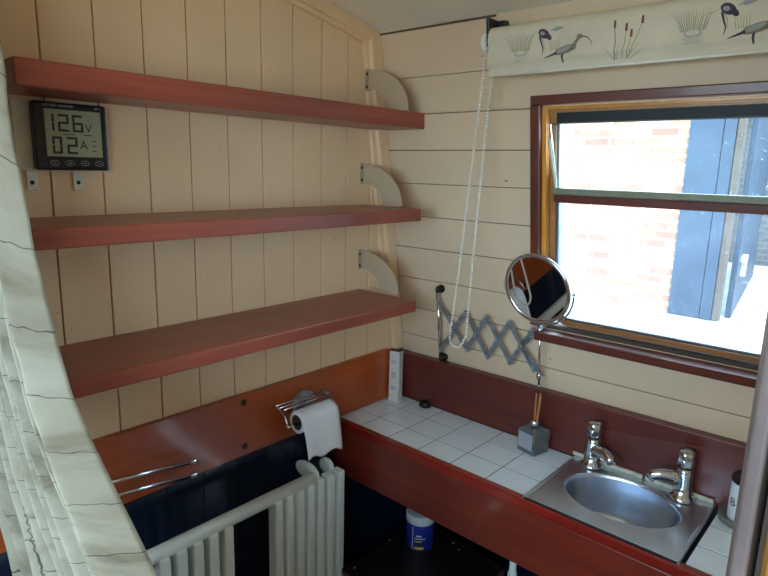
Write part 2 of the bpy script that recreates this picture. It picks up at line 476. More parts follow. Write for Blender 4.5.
mb = MB(WP); mb.box(.540, 1.062, -.036, -.008, .692, .708)
plabel(mb.build('transom', M['olive'], win, bevel=.002), 'grey green metal transom')
mb = MB(WP); mb.box(.540, 1.062, -.036, -.010, .672, .6915)
plabel(mb.build('transom_rail', M['frame'], win, bevel=.002), 'dark wooden transom rail')
mb = MB(WP); mb.box(.546, 1.062, -.034, -.012, .862, .889)
plabel(mb.build('seal', M['rubber'], win, bevel=.002), 'black rubber seal')
mb = MB(WP); mb.box(.538, 1.066, -.034, -.006, .889, .8945)
mb.build('head_bead', M['oak_x'], win, bevel=.001)
mb = MB(WP); mb.box(.550, 1.054, -.031, -.027, .367, .672); mb.build('pane', M['pane'], win)
# hopper light, tipped inwards at the top
hp = bpy.data.objects.new('hopper', None); COL.objects.link(hp); hp.parent = win; hp.location = (0, 0, 0)
def HP(x, o, z):      # o = thickness, z along the pane from .708 up
    t = (z - .708) / .150; return WP(x, -.010 + .036 * t + o, z)
mb = MB(HP); mb.box(.551, 1.052, -.0015, .0015, .708, .857); mb.build('hopper_pane', M['pane_clear'], hp)
mb = MB(HP); mb.box(.551, 1.052, -.0025, .0025, .857, .8595); plabel(mb.build('pane_edge', M['alu'], hp), 'polished pane edge')
mb = MB(WP)
mb.prism([(.546, -.006, .708), (.546, .030, .815), (.546, .026, .826), (.546, .012, .826), (.546, -.016, .708)], (.0045, 0, 0))
plabel(mb.build('hopper_cheek', M['seal'], win, bevel=.001), 'pale beige hopper cheek')

# ================================================================== EXTERIOR
struct(MB().box(-8, 6, .25, 8.5, -.36, -.28).build('ground', M['pave']))
M['bounce_ground'] = plain('pale_bounce_ground', (150, 146, 132), .7)  # kept pale to throw light up onto the ceiling and upper walls
struct(MB().box(-8, 10, -12, -2.45, -.70, -.62).build('ground', M['bounce_ground']))  # unseen ground behind the camera, added to block low sky and bounce light
o = MB().box(-7, -.085, 3.14, 3.40, -.28, 1.7).build('brick_wall', M['brick']); tag(o, 'sunlit pale brick wall across the path outside the window', 'wall')
o = MB().box(-1.5, 4, 6.6, 6.8, -.28, 2.0).build('brick_wall', M['brick_far']); tag(o, 'distant grey brick wall at the end of the passage outside', 'wall')
g = thing('gate', (.07, 3.12, -.28), 'blue painted timber gate panel beside the sunlit brick wall', 'gate')
mb = MB()
mb.box(-.083, .135, 3.10, 3.13, -.278, 1.7); mb.box(.140, .215, 3.09, 3.13, -.278, 1.7)
mb.build('gate_board', M['gate'], g, bevel=.004)
mb = MB().box(.218, .26, 3.10, 3.18, -.279, 1.72); plabel(mb.build('gate_post', M['gate_trim'], g, bevel=.004), 'weathered timber gate post')
g = thing('gate', (.1, 4.6, -.28), 'open blue gate leaf standing back along the passage with pale latch', 'gate')
mb = MB()
A = Vector((.285, 3.28, -.278)); B = Vector((-.03, 5.75, -.278)); d = (B - A); n = Vector((d.y, -d.x, 0)).normalized() * .02
for i in range(7):
    a = A + d * (i / 7 + .004); b = A + d * ((i + 1) / 7 - .004)
    mb.add([a - n, b - n, b + n, a + n] + [p + Vector((0, 0, 2.0)) for p in (a - n, b - n, b + n, a + n)], [(0, 1, 2, 3), (7, 6, 5, 4), (0, 4, 5, 1), (1, 5, 6, 2), (2, 6, 7, 3), (3, 7, 4, 0)])
mb.build('gate_board', M['gate'], g, bevel=.004)
lt = A + d * .12 + n * 1.9
mb = MB().obox(lt + Vector((0, 0, .42)), d.normalized() * .10, n * .9, (0, 0, .02)); mb.obox(lt + Vector((0, 0, .36)) + d.normalized() * .02, d.normalized() * .02, n * .9, (0, 0, .08))
plabel(mb.build('latch', M['print_white'], g, bevel=.003), 'pale metal latch')

# ================================================================== LEFT WALL THINGS
# wooden board
bd = thing('wall_board', LW(0.008, -.75, .004), 'long orange-brown wooden board along the left wall below the lowest shelf', 'board')
mb = MB(LW); mb.box(0, .016, -1.75, -.165, .004, .170); mb.build('board', M['board'], bd, bevel=.0015)
def screw(z):
    mb = MB(); c = LW(.016, -.770, z); mb.lathe(c, [(.0085, -.001), (.0085, .0015), (.004, .0022)], 12, 'x')
    mb.box(c.x + .0021, c.x + .0027, c.y - .003, c.y + .003, c.z - .0006, c.z + .0006)
    return mb.build('screw', M['darkmetal'], bd)
screw(.150); screw(.030)

# shelves
def shelf(poly, z, th, label):
    mb = MB(); mb.prism([LW(x, y, z - th) for x, y in poly], (0, 0, th))
    return tag(mb.build('shelf', M['shelf'], bevel=.003), label, 'shelf', 'wooden shelves on the left wall')
shelf([(0.001, -1.268), (.160, -1.268), (.160, -.247), (0.001, -.247)], .8987, .0433, 'uppermost of the three reddish brown wooden wall shelves, above the digital meter')
shelf([(0.001, -1.222), (.2176, -1.285), (.2176, -.320), (0.001, -.320)], .6392, .033, 'middle one of the three reddish brown wooden wall shelves')
shelf([(0.001, -1.199), (.2222, -1.260), (.2222, -.334), (0.001, -.334)], .3857, .0316, 'lowest of the three reddish brown wooden wall shelves, widest seen top')
# quarter ring brackets
def make_bracket():
    t = thing('shelf_bracket', LW(0, 0, 0), 'cream painted quarter ring bracket', 'bracket', 'quarter ring shelf brackets')
    mb = MB(LW); pts = []
    n = 18; zb = .003
    for i in range(n + 1):
        a = PI / 2 * i / n; pts.append((.003 + .150 * math.sin(a), 0, zb + .114 * math.cos(a)))
    for i in range(n, -1, -1):
        a = PI / 2 * i / n; pts.append((.003 + .078 * math.sin(a), 0, zb + .060 * math.cos(a)))
    pts = [(p[0], .001, p[2]) for p in pts]
    # front plate built as quads so it stays clean
    m = n + 1
    for i in range(n):
        q = [pts[i], pts[i + 1], pts[2 * m - 2 - i], pts[2 * m - 1 - i]]
        mb.prism(q, (0, .005, 0))
    mb.build('ring_plate', M['cream_metal'], t)
    mb = MB(LW); mb.box(.0005, .0035, -.012, .006, .060, .120); mb.build('flange', M['cream_metal'], t, bevel=.001)
    mb = MB(LW); mb.box(.080, .154, -.004, .006, -.001 + .0015, .004); mb.build('foot', M['cream_metal'], t, bevel=.0005)
    for z in (.071, .106):
        mb = MB(LW); c = LW(.0035, -.006, z); mb.lathe(c, [(.0042, 0), (.0036, .0015)], 12, 'x'); plabel(mb.build('screw', M['darkmetal'], t), 'dark screw head')
    return t
b0 = make_bracket()
specs = [(-.3265, .8990, 'cream quarter ring bracket above the right end of the uppermost shelf'),
         (-.3275, .6397, 'cream quarter ring bracket above the right end of the middle shelf'),
         (-.330, .3862, 'cream quarter ring bracket above the right end of the lowest shelf')]
for i, (y, z, lab) in enumerate(specs):
    o = b0 if i == 0 else copy_tree(b0)
    o.location = (.0125 if i == 0 else 0, y, z); o['label'] = lab

# battery meter
mt = thing('mounting_plate', LW(.0, -1.145, .722), 'off-white mounting plate under the top shelf carrying the digital meter', 'plate')
mb = MB(LW); mb.box(.0008, .010, -1.232, -1.066, .724, .848); mb.build('plate', M['plate_white'], mt, bevel=.002)
for yy in (-1.208, -1.127):
    mb = MB(LW); mb.box(.0008, .004, yy - .009, yy + .009, .689, .7235); br = mb.build('bracket', M['plate_white'], mt, bevel=.001)
    mb = MB(); mb.lathe(LW(.004, yy, .703), [(.004, 0), (.0034, .001)], 12, 'x'); plabel(mb.build('screw', M['black'], br), 'dark screw head')
mm = thing('battery_meter', LW(.0105, -1.14, .724), 'square black digital voltmeter reading 12.6V and 0.2A', 'meter')
x0, x1 = .0105, .032
ya, yb, za, zb = -1.206, -1.077, .7265, .8475
mb = MB(LW); mb.box(x0, x1, ya, yb, za, zb); mb.build('casing', M['black'], mm, bevel=.005, seg=3)
mb = MB(LW); mb.box(x1 - .001, x1 + .0006, -1.188, -1.089, .751, .835); sc = mb.build('screen', M['lcd'], mm, bevel=.0006)
SEG = {'1': 'bc', '2': 'abged', '6': 'afgecd', '0': 'abcdef'}
def seg_digit(mb, ch, y, z, w, h, t, x):
    def bar(y0, y1, z0, z1): mb.box(x, x + .0003, y0, y1, z0, z1)
    g = .0006
    S = dict(a=(y + g, y + w - g, z + h - t, z + h), d=(y + g, y + w - g, z, z + t), g=(y + g, y + w - g, z + h / 2 - t / 2, z + h / 2 + t / 2),
             b=(y + w - t, y + w, z + h / 2 + g, z + h - g), c=(y + w - t, y + w, z + g, z + h / 2 - g), f=(y, y + t, z + h / 2 + g, z + h - g), e=(y, y + t, z + g, z + h / 2 - g))
    for s in SEG[ch]: bar(*S[s])
dx = x1 + .0007
mb = MB(LW)
seg_digit(mb, '1', -1.186, .796, .014, .031, .0042, dx)
seg_digit(mb, '2', -1.166, .796, .019, .031, .0042, dx)
seg_digit(mb, '6', -1.141, .796, .019, .031, .0042, dx)
mb.box(dx, dx + .0003, -1.1450, -1.1435, .796, .7975)
seg_digit(mb, '0', -1.178, .756, .017, .031, .0042, dx)
seg_digit(mb, '2', -1.153, .756, .019, .031, .0042, dx)
mb.box(dx, dx + .0003, -1.1570, -1.1555, .756, .7575)
mb.box(dx, dx + .0003, -1.158, -1.138, .7905, .792); mb.box(dx, dx + .0003, -1.122, -1.106, .7905, .792)
for z in (.762, .771, .780): mb.box(dx, dx + .0003, -1.108, -1.100, z, z + .0016)
text_into(mb, 'V', .021, LW(dx, -1.119, .797), (KL, 1, 0), (0, 0, 1))
text_into(mb, 'A', .021, LW(dx, -1.130, .766), (KL, 1, 0), (0, 0, 1))
mb.build('digits', M['lcd_ink'], sc)
mb = MB()
text_into(mb, 'BATTERY MONITOR', .0058, LW(x1 + .0003, -1.190, .8395), (KL, 1, 0), (0, 0, 1))
mb.build('lettering', M['print_white'], mm); mb = MB()
text_into(mb, 'BM-1', .0055, LW(x1 + .0003, -1.099, .8395), (KL, 1, 0), (0, 0, 1))
mb.build('lettering', M['print_white'], mm)
for i in range(4):
    yc = -1.176 + i * .0265
    mb = MB(); c = LW(x1 + .0004, yc, .7395)
    pth = [c + Vector((0, math.cos(a) * .0075, math.sin(a) * .0045)) for a in [2 * PI * k / 20 for k in range(20)]]
    mb.tube(pth, .00045, 5, closed=True); mb.box(c.x - .0002, c.x + .0004, c.y - .003, c.y + .003, c.z - .0006, c.z + .0006)
    mb.build('button', M['print_white'], mm)

# towel rail: two swing arms
tr = thing('towel_rail', LW(.016, -1.20, .06), 'chrome towel rail with two slim swing arms on the orange board', 'towel rail')
mb = MB(LW); mb.box(.0165, .022, -1.235, -1.19, .03, .115); mb.build('wall_plate', M['chrome'], tr, bevel=.002)
for (zz) in ((.098, .061), (.066, .026)):
    mb = MB(); a = LW(.050, -1.21, zz[0]); b = LW(.048, -.935, zz[1]); mb.tube([a, b], .0052, 12); mb.tube([LW(.02, -1.21, zz[0]), a], .005, 10)
    ar = mb.build('arm', M['chrome'], tr)
    d = (b - a).normalized(); mb = MB(); mb.lathe(b - d * .009, [(.0062, 0), (.0072, .003), (.0072, .015), (.0055, .018)], 16, d); mb.build('end_cap', M['chrome'], ar)

# toilet roll holder
th = thing('toilet_roll_holder', LW(.016, -.60, .05), 'chrome wire toilet roll holder with round wall plate', 'holder')
mb = MB(); mb.lathe(LW(.0165, -.572, .090), [(.040, 0), (.040, .003), (.036, .006), (.012, .007)], 32, 'x'); plabel(mb.build('wall_plate', M['steel_dull'], th), 'round grey metal wall plate')
mb = MB()
for xx in (.032, .050, .068): mb.tube([LW(xx, -.682, .118), LW(xx, -.515, .118)], .0022, 8)
mb.tube([LW(.024, -.572, .098), LW(.032, -.572, .114), LW(.068, -.572, .1155)], .0028, 8)
mb.build('wire_shelf', M['chrome'], th)
for (ye, sg) in ((-.684, 1), (-.513, -1)):
    pth = []
    for i in range(13):
        a = PI * .5 * i / 12; pth.append(LW(.030 + .055 * math.sin(a), ye, .075 + .043 * math.cos(a)))
    pth = [LW(.026, ye, .118)] + pth
    mb = MB(); mb.tube(pth, .0030, 8)
    mb.tube([LW(.085, ye, .075), LW(.085, ye + sg * .036, .075)], .0028, 8)
    o = mb.build('wire_arm', M['chrome'], th)
mb = MB(); mb.lathe(LW(.048, -.519, .110), [(.008, 0), (.008, .012), (.005, .014)], 16, 'y'); mb.build('end_knob', M['chrome'], th)
tp = thing('toilet_roll', LW(.085, -.585, .05), 'nearly used toilet roll with a long hanging sheet', 'toilet roll')
mb = MB(); cc = LW(.085, 0, .076); ro, ri = .030, .021
rs = []
for r_, y_ in ((ri, -.648), (ro, -.648), (ro, -.530), (ri, -.530), (ri, -.648)):
    rs.append([(cc.x + r_ * math.cos(2 * PI * k / 40), y_, cc.z + r_ * math.sin(2 * PI * k / 40)) for k in range(40)])
mb.rings(rs, 0, False, False, raw=True); mb.build('roll', M['paper'], tp)
mb = MB(); rs = []
for r_, y_ in ((ri - .0008, -.647), (ri - .0001, -.647), (ri - .0001, -.531), (ri - .0008, -.531), (ri - .0008, -.647)):
    rs.append([(cc.x + r_ * math.cos(2 * PI * k / 40), y_, cc.z + r_ * math.sin(2 * PI * k / 40)) for k in range(40)])
mb.rings(rs, 0, False, False, raw=True); plabel(mb.build('core', M['cardedge'], tp), 'brown cardboard core')
mb = MB(); pr = []
for i in range(14):
    a = PI * .62 - (PI * .60) * i / 13; pr.append((cc.x + (ro + .0012) * math.cos(a), cc.z + (ro + .0012) * math.sin(a)))
n0 = len(pr)
for i in range(1, 15): pr.append((cc.x + ro + .002 + .012 * math.sin(i / 14 * 1.3) , cc.z - .094 * i / 14))
rings = []
for i, (px_, pz_) in enumerate(pr):
    row = []
    for j in range(11):
        yy = -.651 + .128 * j / 10; k = max(0, i - n0) / 14
        row.append((px_ + .0035 * k * math.sin(j * .9 + 1), yy + .006 * k, pz_ - .0 + (.008 * k) * math.sin(j * 1.1) - .006 * k * j / 10))
    rings.append(row)
mb.rings(rings, 0, False, False, closed=False, raw=True); mb.build('hanging_sheet', M['paper'], tp, solid=.0008)

# radiator
rd = thing('radiator', LW(.10, -.85, -.62), 'white painted column radiator with round top pipe low on the navy wall', 'radiator')
mb = MB(); tube_z = -.090
mb.tube([LW(.104, -1.42, tube_z), LW(.104, -.612, tube_z)], .0175, 20)
mb.build('pipe', M['white_paint'], rd)
mb = MB(); mb.tube([LW(.104, -1.42, -.60), LW(.104, -.50, -.60)], .0175, 20); mb.build('pipe', M['white_paint'], rd)
def blade(y, zt):
    mb = MB(LW); mb.box(.094, .128, y, y + .0250, -.60, zt); return mb.build('column', M['white_paint'], rd, bevel=.004, seg=2)
for i in range(6): blade(-.757 + i * .0365, -.093)
blade(-.757 + 6 * .0365 + .001, -.095); 
for i in range(5): blade(-1.066 + i * .0400, -.096)
for i in range(4): blade(-1.41 + i * .04, -.096)
for (yc, zc, sx) in ((-.603, -.083, 1), (-.530, -.098, .6)):
    mb = MB(); rs = []
    for j in range(1, 8):
        a = PI * j / 8; rs.append([LW(.070 + .048 * sx * math.cos(2 * PI * k / 28), yc + .011 * -math.cos(a), zc + .026 * math.sin(2 * PI * k / 28)) if True else 0 for k in range(28)])
        sc_ = math.sin(a) ** .5
        rs[-1] = [LW(.070 + .048 * sx * sc_ * math.cos(2 * PI * k / 28), yc - .010 * math.cos(a), zc + .026 * sc_ * math.sin(2 * PI * k / 28)) for k in range(28)]
    mb.rings(rs, raw=True); mb.build('end_cap', M['white_paint'], rd)
mb = MB(LW)
mb.box(.001, .092, -.66, -.64, -.56, -.54)
mb.build('wall_bracket', M['white_paint'], rd, bevel=.002)

# ================================================================== WORKTOP
wt = thing('worktop', (.5, -.29, -.19), 'white tiled worktop with red mahogany front edge and deep apron', 'worktop')
gr = .0026
mb = MB()
xs = [.006, .1004, .2084, .3164, .4244, .5324, .6404]; 
ysr = [(-.422, -.336), (-.336, -.240), (-.240, -.153)]
SINK = (.640, .990, -.440, -.150)
for i in range(6):
    xa, xb = xs[i], xs[i + 1]
    for (ya, yb) in ysr: mb.box(xa + gr / 2, xb - gr / 2, ya + gr / 2, yb - gr / 2, -.006, 0)
ti = mb.build('tiles', M['tile'], wt, bevel=.0004, seg=1); mb = MB()
for (xa, xb) in ((.991, 1.062), (1.062, 1.143)):
    for (ya, yb) in ysr: mb.box(xa + gr / 2, xb - gr / 2, ya + gr / 2, yb - gr / 2, -.006, 0)
ti = mb.build('tiles', M['tile'], wt, bevel=.0004, seg=1)
mb = MB(); mb.box(.005, .639, -.4225, -.142, -.022, -.0006); mb.build('grout_bed', M['grout'], wt); mb = MB(); mb.box(.991, 1.145, -.4225, -.142, -.022, -.0006)
mb.build('grout_bed', M['grout'], wt)
mb = MB(); mb.box(.006, 1.145, -.445, -.4235, -.022, .0045); plabel(mb.build('edge_strip', M['lip'], wt, bevel=.004, seg=3), 'bright red mahogany edge strip')
mb = MB(); mb.box(.006, 1.145, -.440, -.4235, -.171, -.0225); plabel(mb.build('apron', M['apron'], wt, bevel=.003), 'dark mahogany apron board')

# backsplash
mb = MB()
zt = .160
prof = lambda x: [(x, -.1525, .0008), (x, WP(x, .030, zt).y, zt), (x, WP(x, .0006, zt).y, zt), (x, WP(x, .0006, .0008).y, .0008)]
a = prof(.004); b = prof(1.145)
mb.add(a + b, [(3, 2, 1, 0), (4, 5, 6, 7), (0, 1, 5, 4), (1, 2, 6, 5), (2, 3, 7, 6), (3, 0, 4, 7)])
tag(mb.build('backsplash', M['splash'], bevel=.003), 'dark red-brown wooden backsplash board behind the tiled worktop', 'backsplash')

# sink
sk = thing('sink', (.815, -.29, -.12), 'small rectangular stainless steel sink with oval basin set in the worktop', 'sink')
cx, cy, a_, b_ = .815, -.287, .128, .098
N = 72; rect = []; sx0, sx1, sy0, sy1, sz = .6465, .9850, -.437, -.156, .010
def raypt(x0, x1, y0, y1, ang, c=(cx, cy)):
    dx_, dy_ = math.cos(ang), math.sin(ang)
    t = min([(x1 - c[0]) / dx_ if dx_ > 1e-9 else 9, (x0 - c[0]) / dx_ if dx_ < -1e-9 else 9, (y1 - c[1]) / dy_ if dy_ > 1e-9 else 9, (y0 - c[1]) / dy_ if dy_ < -1e-9 else 9])
    return (c[0] + dx_ * t, c[1] + dy_ * t)
angs = sorted(set([2 * PI * k / N for k in range(N)] + [math.atan2(y - cy, x - cx) % (2 * PI) for x in (sx0, sx1) for y in (sy0, sy1)]))
def rct(i, z): return [(*raypt(sx0 + i, sx1 - i, sy0 + i, sy1 - i, t_), z) for t_ in angs]
def ell(s, z, k=1.0): return [(cx + (a_ * s) * math.cos(t_), cy + (b_ * s) * math.sin(t_), z) for t_ in angs]
rs = [rct(0, .0005), rct(0, sz - .001), rct(.001, sz), rct(.005, sz), rct(.008, sz - .0012)]
mb = MB(); mb.rings(rs + [ell(1.07, sz - .0012), ell(1.03, sz - .0005)], 0, False, False, smooth=False)
mb.rings([ell(1.03, sz - .0005), ell(1.0, sz - .003), ell(.985, sz - .010), ell(.965, -.03), ell(.94, -.06), ell(.89, -.085), ell(.78, -.103), ell(.55, -.112), ell(.16, -.116)], 0, False, True)
o = mb.build('basin', M['steel'], sk)
mb = MB(); mb.lathe((cx - .01, cy + .01, -.1158), [(.021, 0), (.021, .0015), (.017, .0018), (.012, .001)], 24); plabel(mb.build('waste', M['chrome'], sk), 'chrome waste ring')
mb = MB(); mb.box(sx0 + .004, sx1 - .004, sy0 + .003, sy0 + .006, -.0, .0004)
mb.box(sx0 + .003, sx1 - .003, -.4395, -.4368, .0047, .0085); plabel(mb.build('gasket', M['rubber'], sk), 'black gasket under the front edge')
# support frame so the sink's sides are closed
mb = MB(); mb.box(.640, .990, -.152, -.142, -.022, 0); mb.build('frame_strip', M['grout'], sk)

# taps
def make_tap(label):
    t = thing('tap', (0, 0, sz), label, 'tap', 'chrome pillar taps on the sink')
    mb = MB(); mb.lathe((0, 0, sz), [(.028, 0), (.028, .004), (.026, .008), (.021, .011), (.0185, .03), (.0175, .05), (.0175, .062), (.016, .070)], 28)
    mb.build('body', M['chrome'], t)
    mb = MB()
    mb.tube([(0, 0, sz + .040), (.022, 0, sz + .046), (.050, 0, sz + .047), (.066, 0, sz + .043), (.072, 0, sz + .034)], [.0155, .0150, .0135, .0125, .0115], 18)
    mb.build('spout', M['chrome'], t)
    mb = MB(); mb.lathe((0, 0, sz + .0705), [(.0155, 0), (.0155, .003)], 24); plabel(mb.build('collar', M['black'], t), 'dark collar ring')
    mb = MB(); rs = []
    for (r_, h_) in ((.0160, .0), (.0176, .004), (.0180, .020), (.0170, .030), (.0138, .0345), (.006, .036)):
        rs.append([((r_ * (1 + .05 * math.cos(6 * 2 * PI * k / 36))) * math.cos(2 * PI * k / 36), (r_ * (1 + .05 * math.cos(6 * 2 * PI * k / 36))) * math.sin(2 * PI * k / 36), sz + .0736 + h_) for k in range(36)])
    mb.rings(rs, raw=True); hd = mb.build('head', M['chrome'], t)
    return t
t1 = make_tap('left chrome pillar tap of the sink, nearest the diffuser bottle')
t2 = copy_tree(t1); t2['label'] = 'right chrome pillar tap of the sink, spout turned to the left'
t1.scale = t2.scale = (1, 1, 1.1); t1.location = (.700, -.184, sz); t1.rotation_euler = (0, 0, R(-30))
t2.location = (.917, -.186, sz); t2.rotation_euler = (0, 0, R(205))
# strip behind the sink
mb = MB(); mb.box(.652, .980, -.1555, -.1535, .0105, .012); mb.box(.640, .820, -.1615, -.1555, .0102, .020); mb.box(.826, .978, -.1615, -.1555, .0102, .020)
tag(mb.build('sealing_strip', M['seal'], bevel=.0015), 'narrow greyish sealing strip behind the sink taps', 'strip')

# diffuser bottle
df = thing('reed_diffuser', (.519, -.148, 0), 'square glass reed diffuser bottle with silver collar and brown reeds', 'diffuser')
ang = R(-13)
def rot(dx_, dy_, c=(.520, -.165)): return (c[0] + dx_ * math.cos(ang) - dy_ * math.sin(ang), c[1] + dx_ * math.sin(ang) + dy_ * math.cos(ang))
bc = (.543, -.200)
def bq(h, z, t0=bc): return [(t0[0] + h * sx_ * math.cos(ang) - h * sy_ * math.sin(ang), t0[1] + h * sx_ * math.sin(ang) + h * sy_ * math.cos(ang), z) for sx_, sy_ in ((-1, -1), (1, -1), (1, 1), (-1, 1))]
df.location = (bc[0], bc[1], 0)
mb = MB(); mb.rings([bq(.029, .0008), bq(.030, .004), bq(.030, .062), bq(.028, .066), bq(.012, .068)], smooth=False)
mb.build('bottle', M['bottle'], df, bevel=.002)
mb = MB(); mb.rings([bq(.026, .005), bq(.026, .020)], smooth=False); plabel(mb.build('liquid', mk_glass('diffuser_oil', .3, (.7, .66, .58)), df), 'brownish fragrance oil')
lab = [bc[0] + .0 , 0]
def bl(dx_, dy_, z): return (bc[0] + dx_ * math.cos(ang) - dy_ * math.sin(ang), bc[1] + dx_ * math.sin(ang) + dy_ * math.cos(ang), z)
mb = MB(); mb.prism([bl(-.026, -.0306, .014), bl(.022, -.0306, .014), bl(.022, -.0306, .058), bl(-.026, -.0306, .058)], Vector(bl(0, -.0005, 0)) - Vector(bl(0, 0, 0)))
plabel(mb.build('front_label', M['bottle_label'], df), 'pale lilac grey label')
mb = MB(); mb.lathe((bc[0], bc[1], .068), [(.0125, 0), (.0125, .019), (.010, .021), (.006, .021), (.006, .006)], 24); plabel(mb.build('collar', M['chrome'], df), 'silver collar')
for (dx_, dy_, tx, ty, h) in ((-.003, .0, -.004, .004, .163), (.002, .001, .007, .005, .166), (.003, -.002, .011, .001, .160)):
    mb = MB(); mb.tube([(bc[0] + dx_ * .2, bc[1] + dy_ * .2, .012), (bc[0] + tx, bc[1] + ty, h)], .0023, 8); mb.build('reed', M['stick'], df)

# slim carton in the corner
ct = thing('carton', (.042, -.197, 0), 'tall slim white cardboard carton standing in the worktop corner', 'carton')
mb = MB(); A_ = [(.0265, -.214), (.062, -.206), (.0560, -.1795), (.0215, -.188)]
mb.prism([(x, y, .0006) for x, y in A_], (0, 0, .168)); mb.build('box', M['card'], ct, bevel=.0008)
for z, h_ in ((.040, .012), (.078, .022), (.128, .010)):
    mb = MB(); mb.prism([(.034, -.2128, z), (.052, -.2087, z), (.052, -.2087, z + h_), (.034, -.2128, z + h_)], (.0001, -.0003, 0))
    plabel(mb.build('print', M['cardmark'], ct), 'faint grey print')
mb = MB(); mb.prism([(x * .93 + .0032, y * .93 - .0140, .1687) for x, y in A_], (0, 0, .0012)); plabel(mb.build('lid', M['cardedge'], ct), 'brown open top')
# plug
mb = MB(); 
rs = []
for (r_, z_) in ((.010, .0006), (.016, .003), (.018, .010), (.015, .018), (.008, .023)):
    rs.append([(.150 + r_ * (1 + .18 * math.sin(3 * k * PI / 8 + z_ * 200)) * math.cos(k * PI / 8), -.178 + r_ * (1 + .15 * math.cos(2 * k * PI / 8)) * math.sin(k * PI / 8), z_) for k in range(16)])
mb.rings(rs, raw=True)
tag(mb.build('rubber_plug', M['lump']), 'small black rubber plug against the backsplash near the carton', 'plug')

# cup on dish at the right
dh = MB(); dh.lathe((1.040, -.185, .0006), [(.038, 0), (.044, .004), (.046, .015), (.043, .018), (.036, .016), (.031, .0085)], 36)
tag(dh.build('stone_dish', M['stone']), 'round grey stone dish beside the sink at right', 'dish')
cn = thing('canister', (1.040, -.185, .010), 'white canister with black lettering on the stone dish', 'canister')
mb = MB(); mb.lathe((1.040, -.185, .0101), [(.028, 0), (.029, .002), (.029, .085), (.028, .088)], 36); mb.build('body', M['tub_white'], cn)
mb = MB(); mb.lathe((1.040, -.185, .0985), [(.0295, 0), (.0295, .012), (.026, .015)], 36); plabel(mb.build('lid', M['darkmetal'], cn), 'dark lid')
mb = MB(); mb2 = MB(); text_into(mb2, 'B', .026, (0, 0, 0), (1, 0, 0), (0, 1, 0))
for f in mb2.f: pass
def wrap(v):
    th_ = R(218) + v.x / .029; rr_ = .0291 + max(0, v.z) * 1
    return (1.040 + rr_ * math.cos(th_), -.185 + rr_ * math.sin(th_), .046 + v.y)
mb.add([wrap(v) for v in mb2.v], mb2.f, raw=True); plabel(mb.build('lettering', M['black'], cn), 'black lettering')

# ================================================================== BLIND
bld = thing('roller_blind', WP(.7, .05, 1.0), 'cream roller blind printed with wading birds and bulrushes above the window', 'blind')
rc_o, rc_z, rr = .050, 1.046, .030
def bprof(s):     # s=0 at the top back of the roll, arc over the front then hanging down
    arc = rr * PI * .62
    if s < arc:
        a = PI / 2 + .25 - s / rr; return (rc_o + rr * math.cos(a), rc_z + rr * math.sin(a))
    a = PI / 2 + .25 - arc / rr; o_, z_ = rc_o + rr * math.cos(a), rc_z + rr * math.sin(a)
    d = s - arc
    ztot = z_ - d
    bul = .006 * math.exp(-((ztot - .992) / .007) ** 2)
    return (o_ - d * .02 + bul, ztot)
BX0, BX1 = .420, 1.130
def BP(x, s, lift=0.0):
    o_, z_ = bprof(s); p = WP(x, 0, z_); return Vector((p.x, p.y - o_ - lift, z_ + lift * (.6 if s < .05 else 0)))
arc = rr * PI * .62
ztop_h = bprof(arc)[1]; S_END = arc + (ztop_h - .966)
ss = [S_END * i / 44 for i in range(45)]
mb = MB()
for i in range(len(ss) - 1):
    pass
nx = 8
rings = [[BP(BX0 + (BX1 - BX0) * j / nx, s) for j in range(nx + 1)] for s in ss]
mb.rings(rings, 0, False, False, closed=False, raw=True)
inner = [[BP(BX0 + (BX1 - BX0) * j / nx, s, -.0015) for j in range(nx + 1)] for s in ss]
mb.rings(inner[::-1], 0, False, False, closed=False, raw=True)
# printed pattern: strokes laid on the cloth
def s_of_z(z):
    return min(ss, key=lambda s: abs(bprof(s)[1] - z) + (9 if s < rr * .25 else 0))
def sof(z):
    lo, hi = rr * .3, S_END
    for _ in range(30):
        m = (lo + hi) / 2
        if bprof(m)[1] > z: lo = m
        else: hi = m
    return (lo + hi) / 2
def fine(pts, n=6):
    out = []
    for a, b in zip(pts, pts[1:]):
        for i in range(n): out.append((a[0] + (b[0] - a[0]) * i / n, a[1] + (b[1] - a[1]) * i / n))
    return out + [pts[-1]]
def stroke(pts, w0, w1, mi):
    P_ = fine(pts); k = len(P_); L = []; Rr = []
    for i, (x, z) in enumerate(P_):
        a = P_[max(0, i - 1)]; b = P_[min(k - 1, i + 1)]; d = math.hypot(b[0] - a[0], b[1] - a[1]) or 1
        nx_, nz_ = -(b[1] - a[1]) / d, (b[0] - a[0]) / d; t = i / (k - 1); w = (w0 * (1 - t) + w1 * t) / 2
        if isinstance(w0, tuple): w = 0
        L.append(BP(x + nx_ * w, sof(z + nz_ * w), .0007)); Rr.append(BP(x - nx_ * w, sof(z - nz_ * w), .0007))
    mb.rings([L, Rr], mi, False, False, closed=False, smooth=False, raw=True)
def blob(x, z, rx, rz, mi, tilt=0.0, lift=.0005):
    n = 18; c = [];
    for k in range(n):
        a = 2 * PI * k / n; dx_, dz_ = rx * math.cos(a), rz * math.sin(a)
        c.append((x + dx_ * math.cos(tilt) - dz_ * math.sin(tilt), z + dx_ * math.sin(tilt) + dz_ * math.cos(tilt)))
    mid = [((p[0] + x) / 2, (p[1] + z) / 2) for p in c]
    mb.rings([[BP(p[0], sof(p[1]), lift) for p in c], [BP(p[0], sof(p[1]), lift) for p in mid], [BP(x, sof(z), lift)] * n], mi, False, False, smooth=False, raw=True)
OL, PU, BR, RE, GR = 1, 2, 3, 4, 5
rnd = random.Random(3)
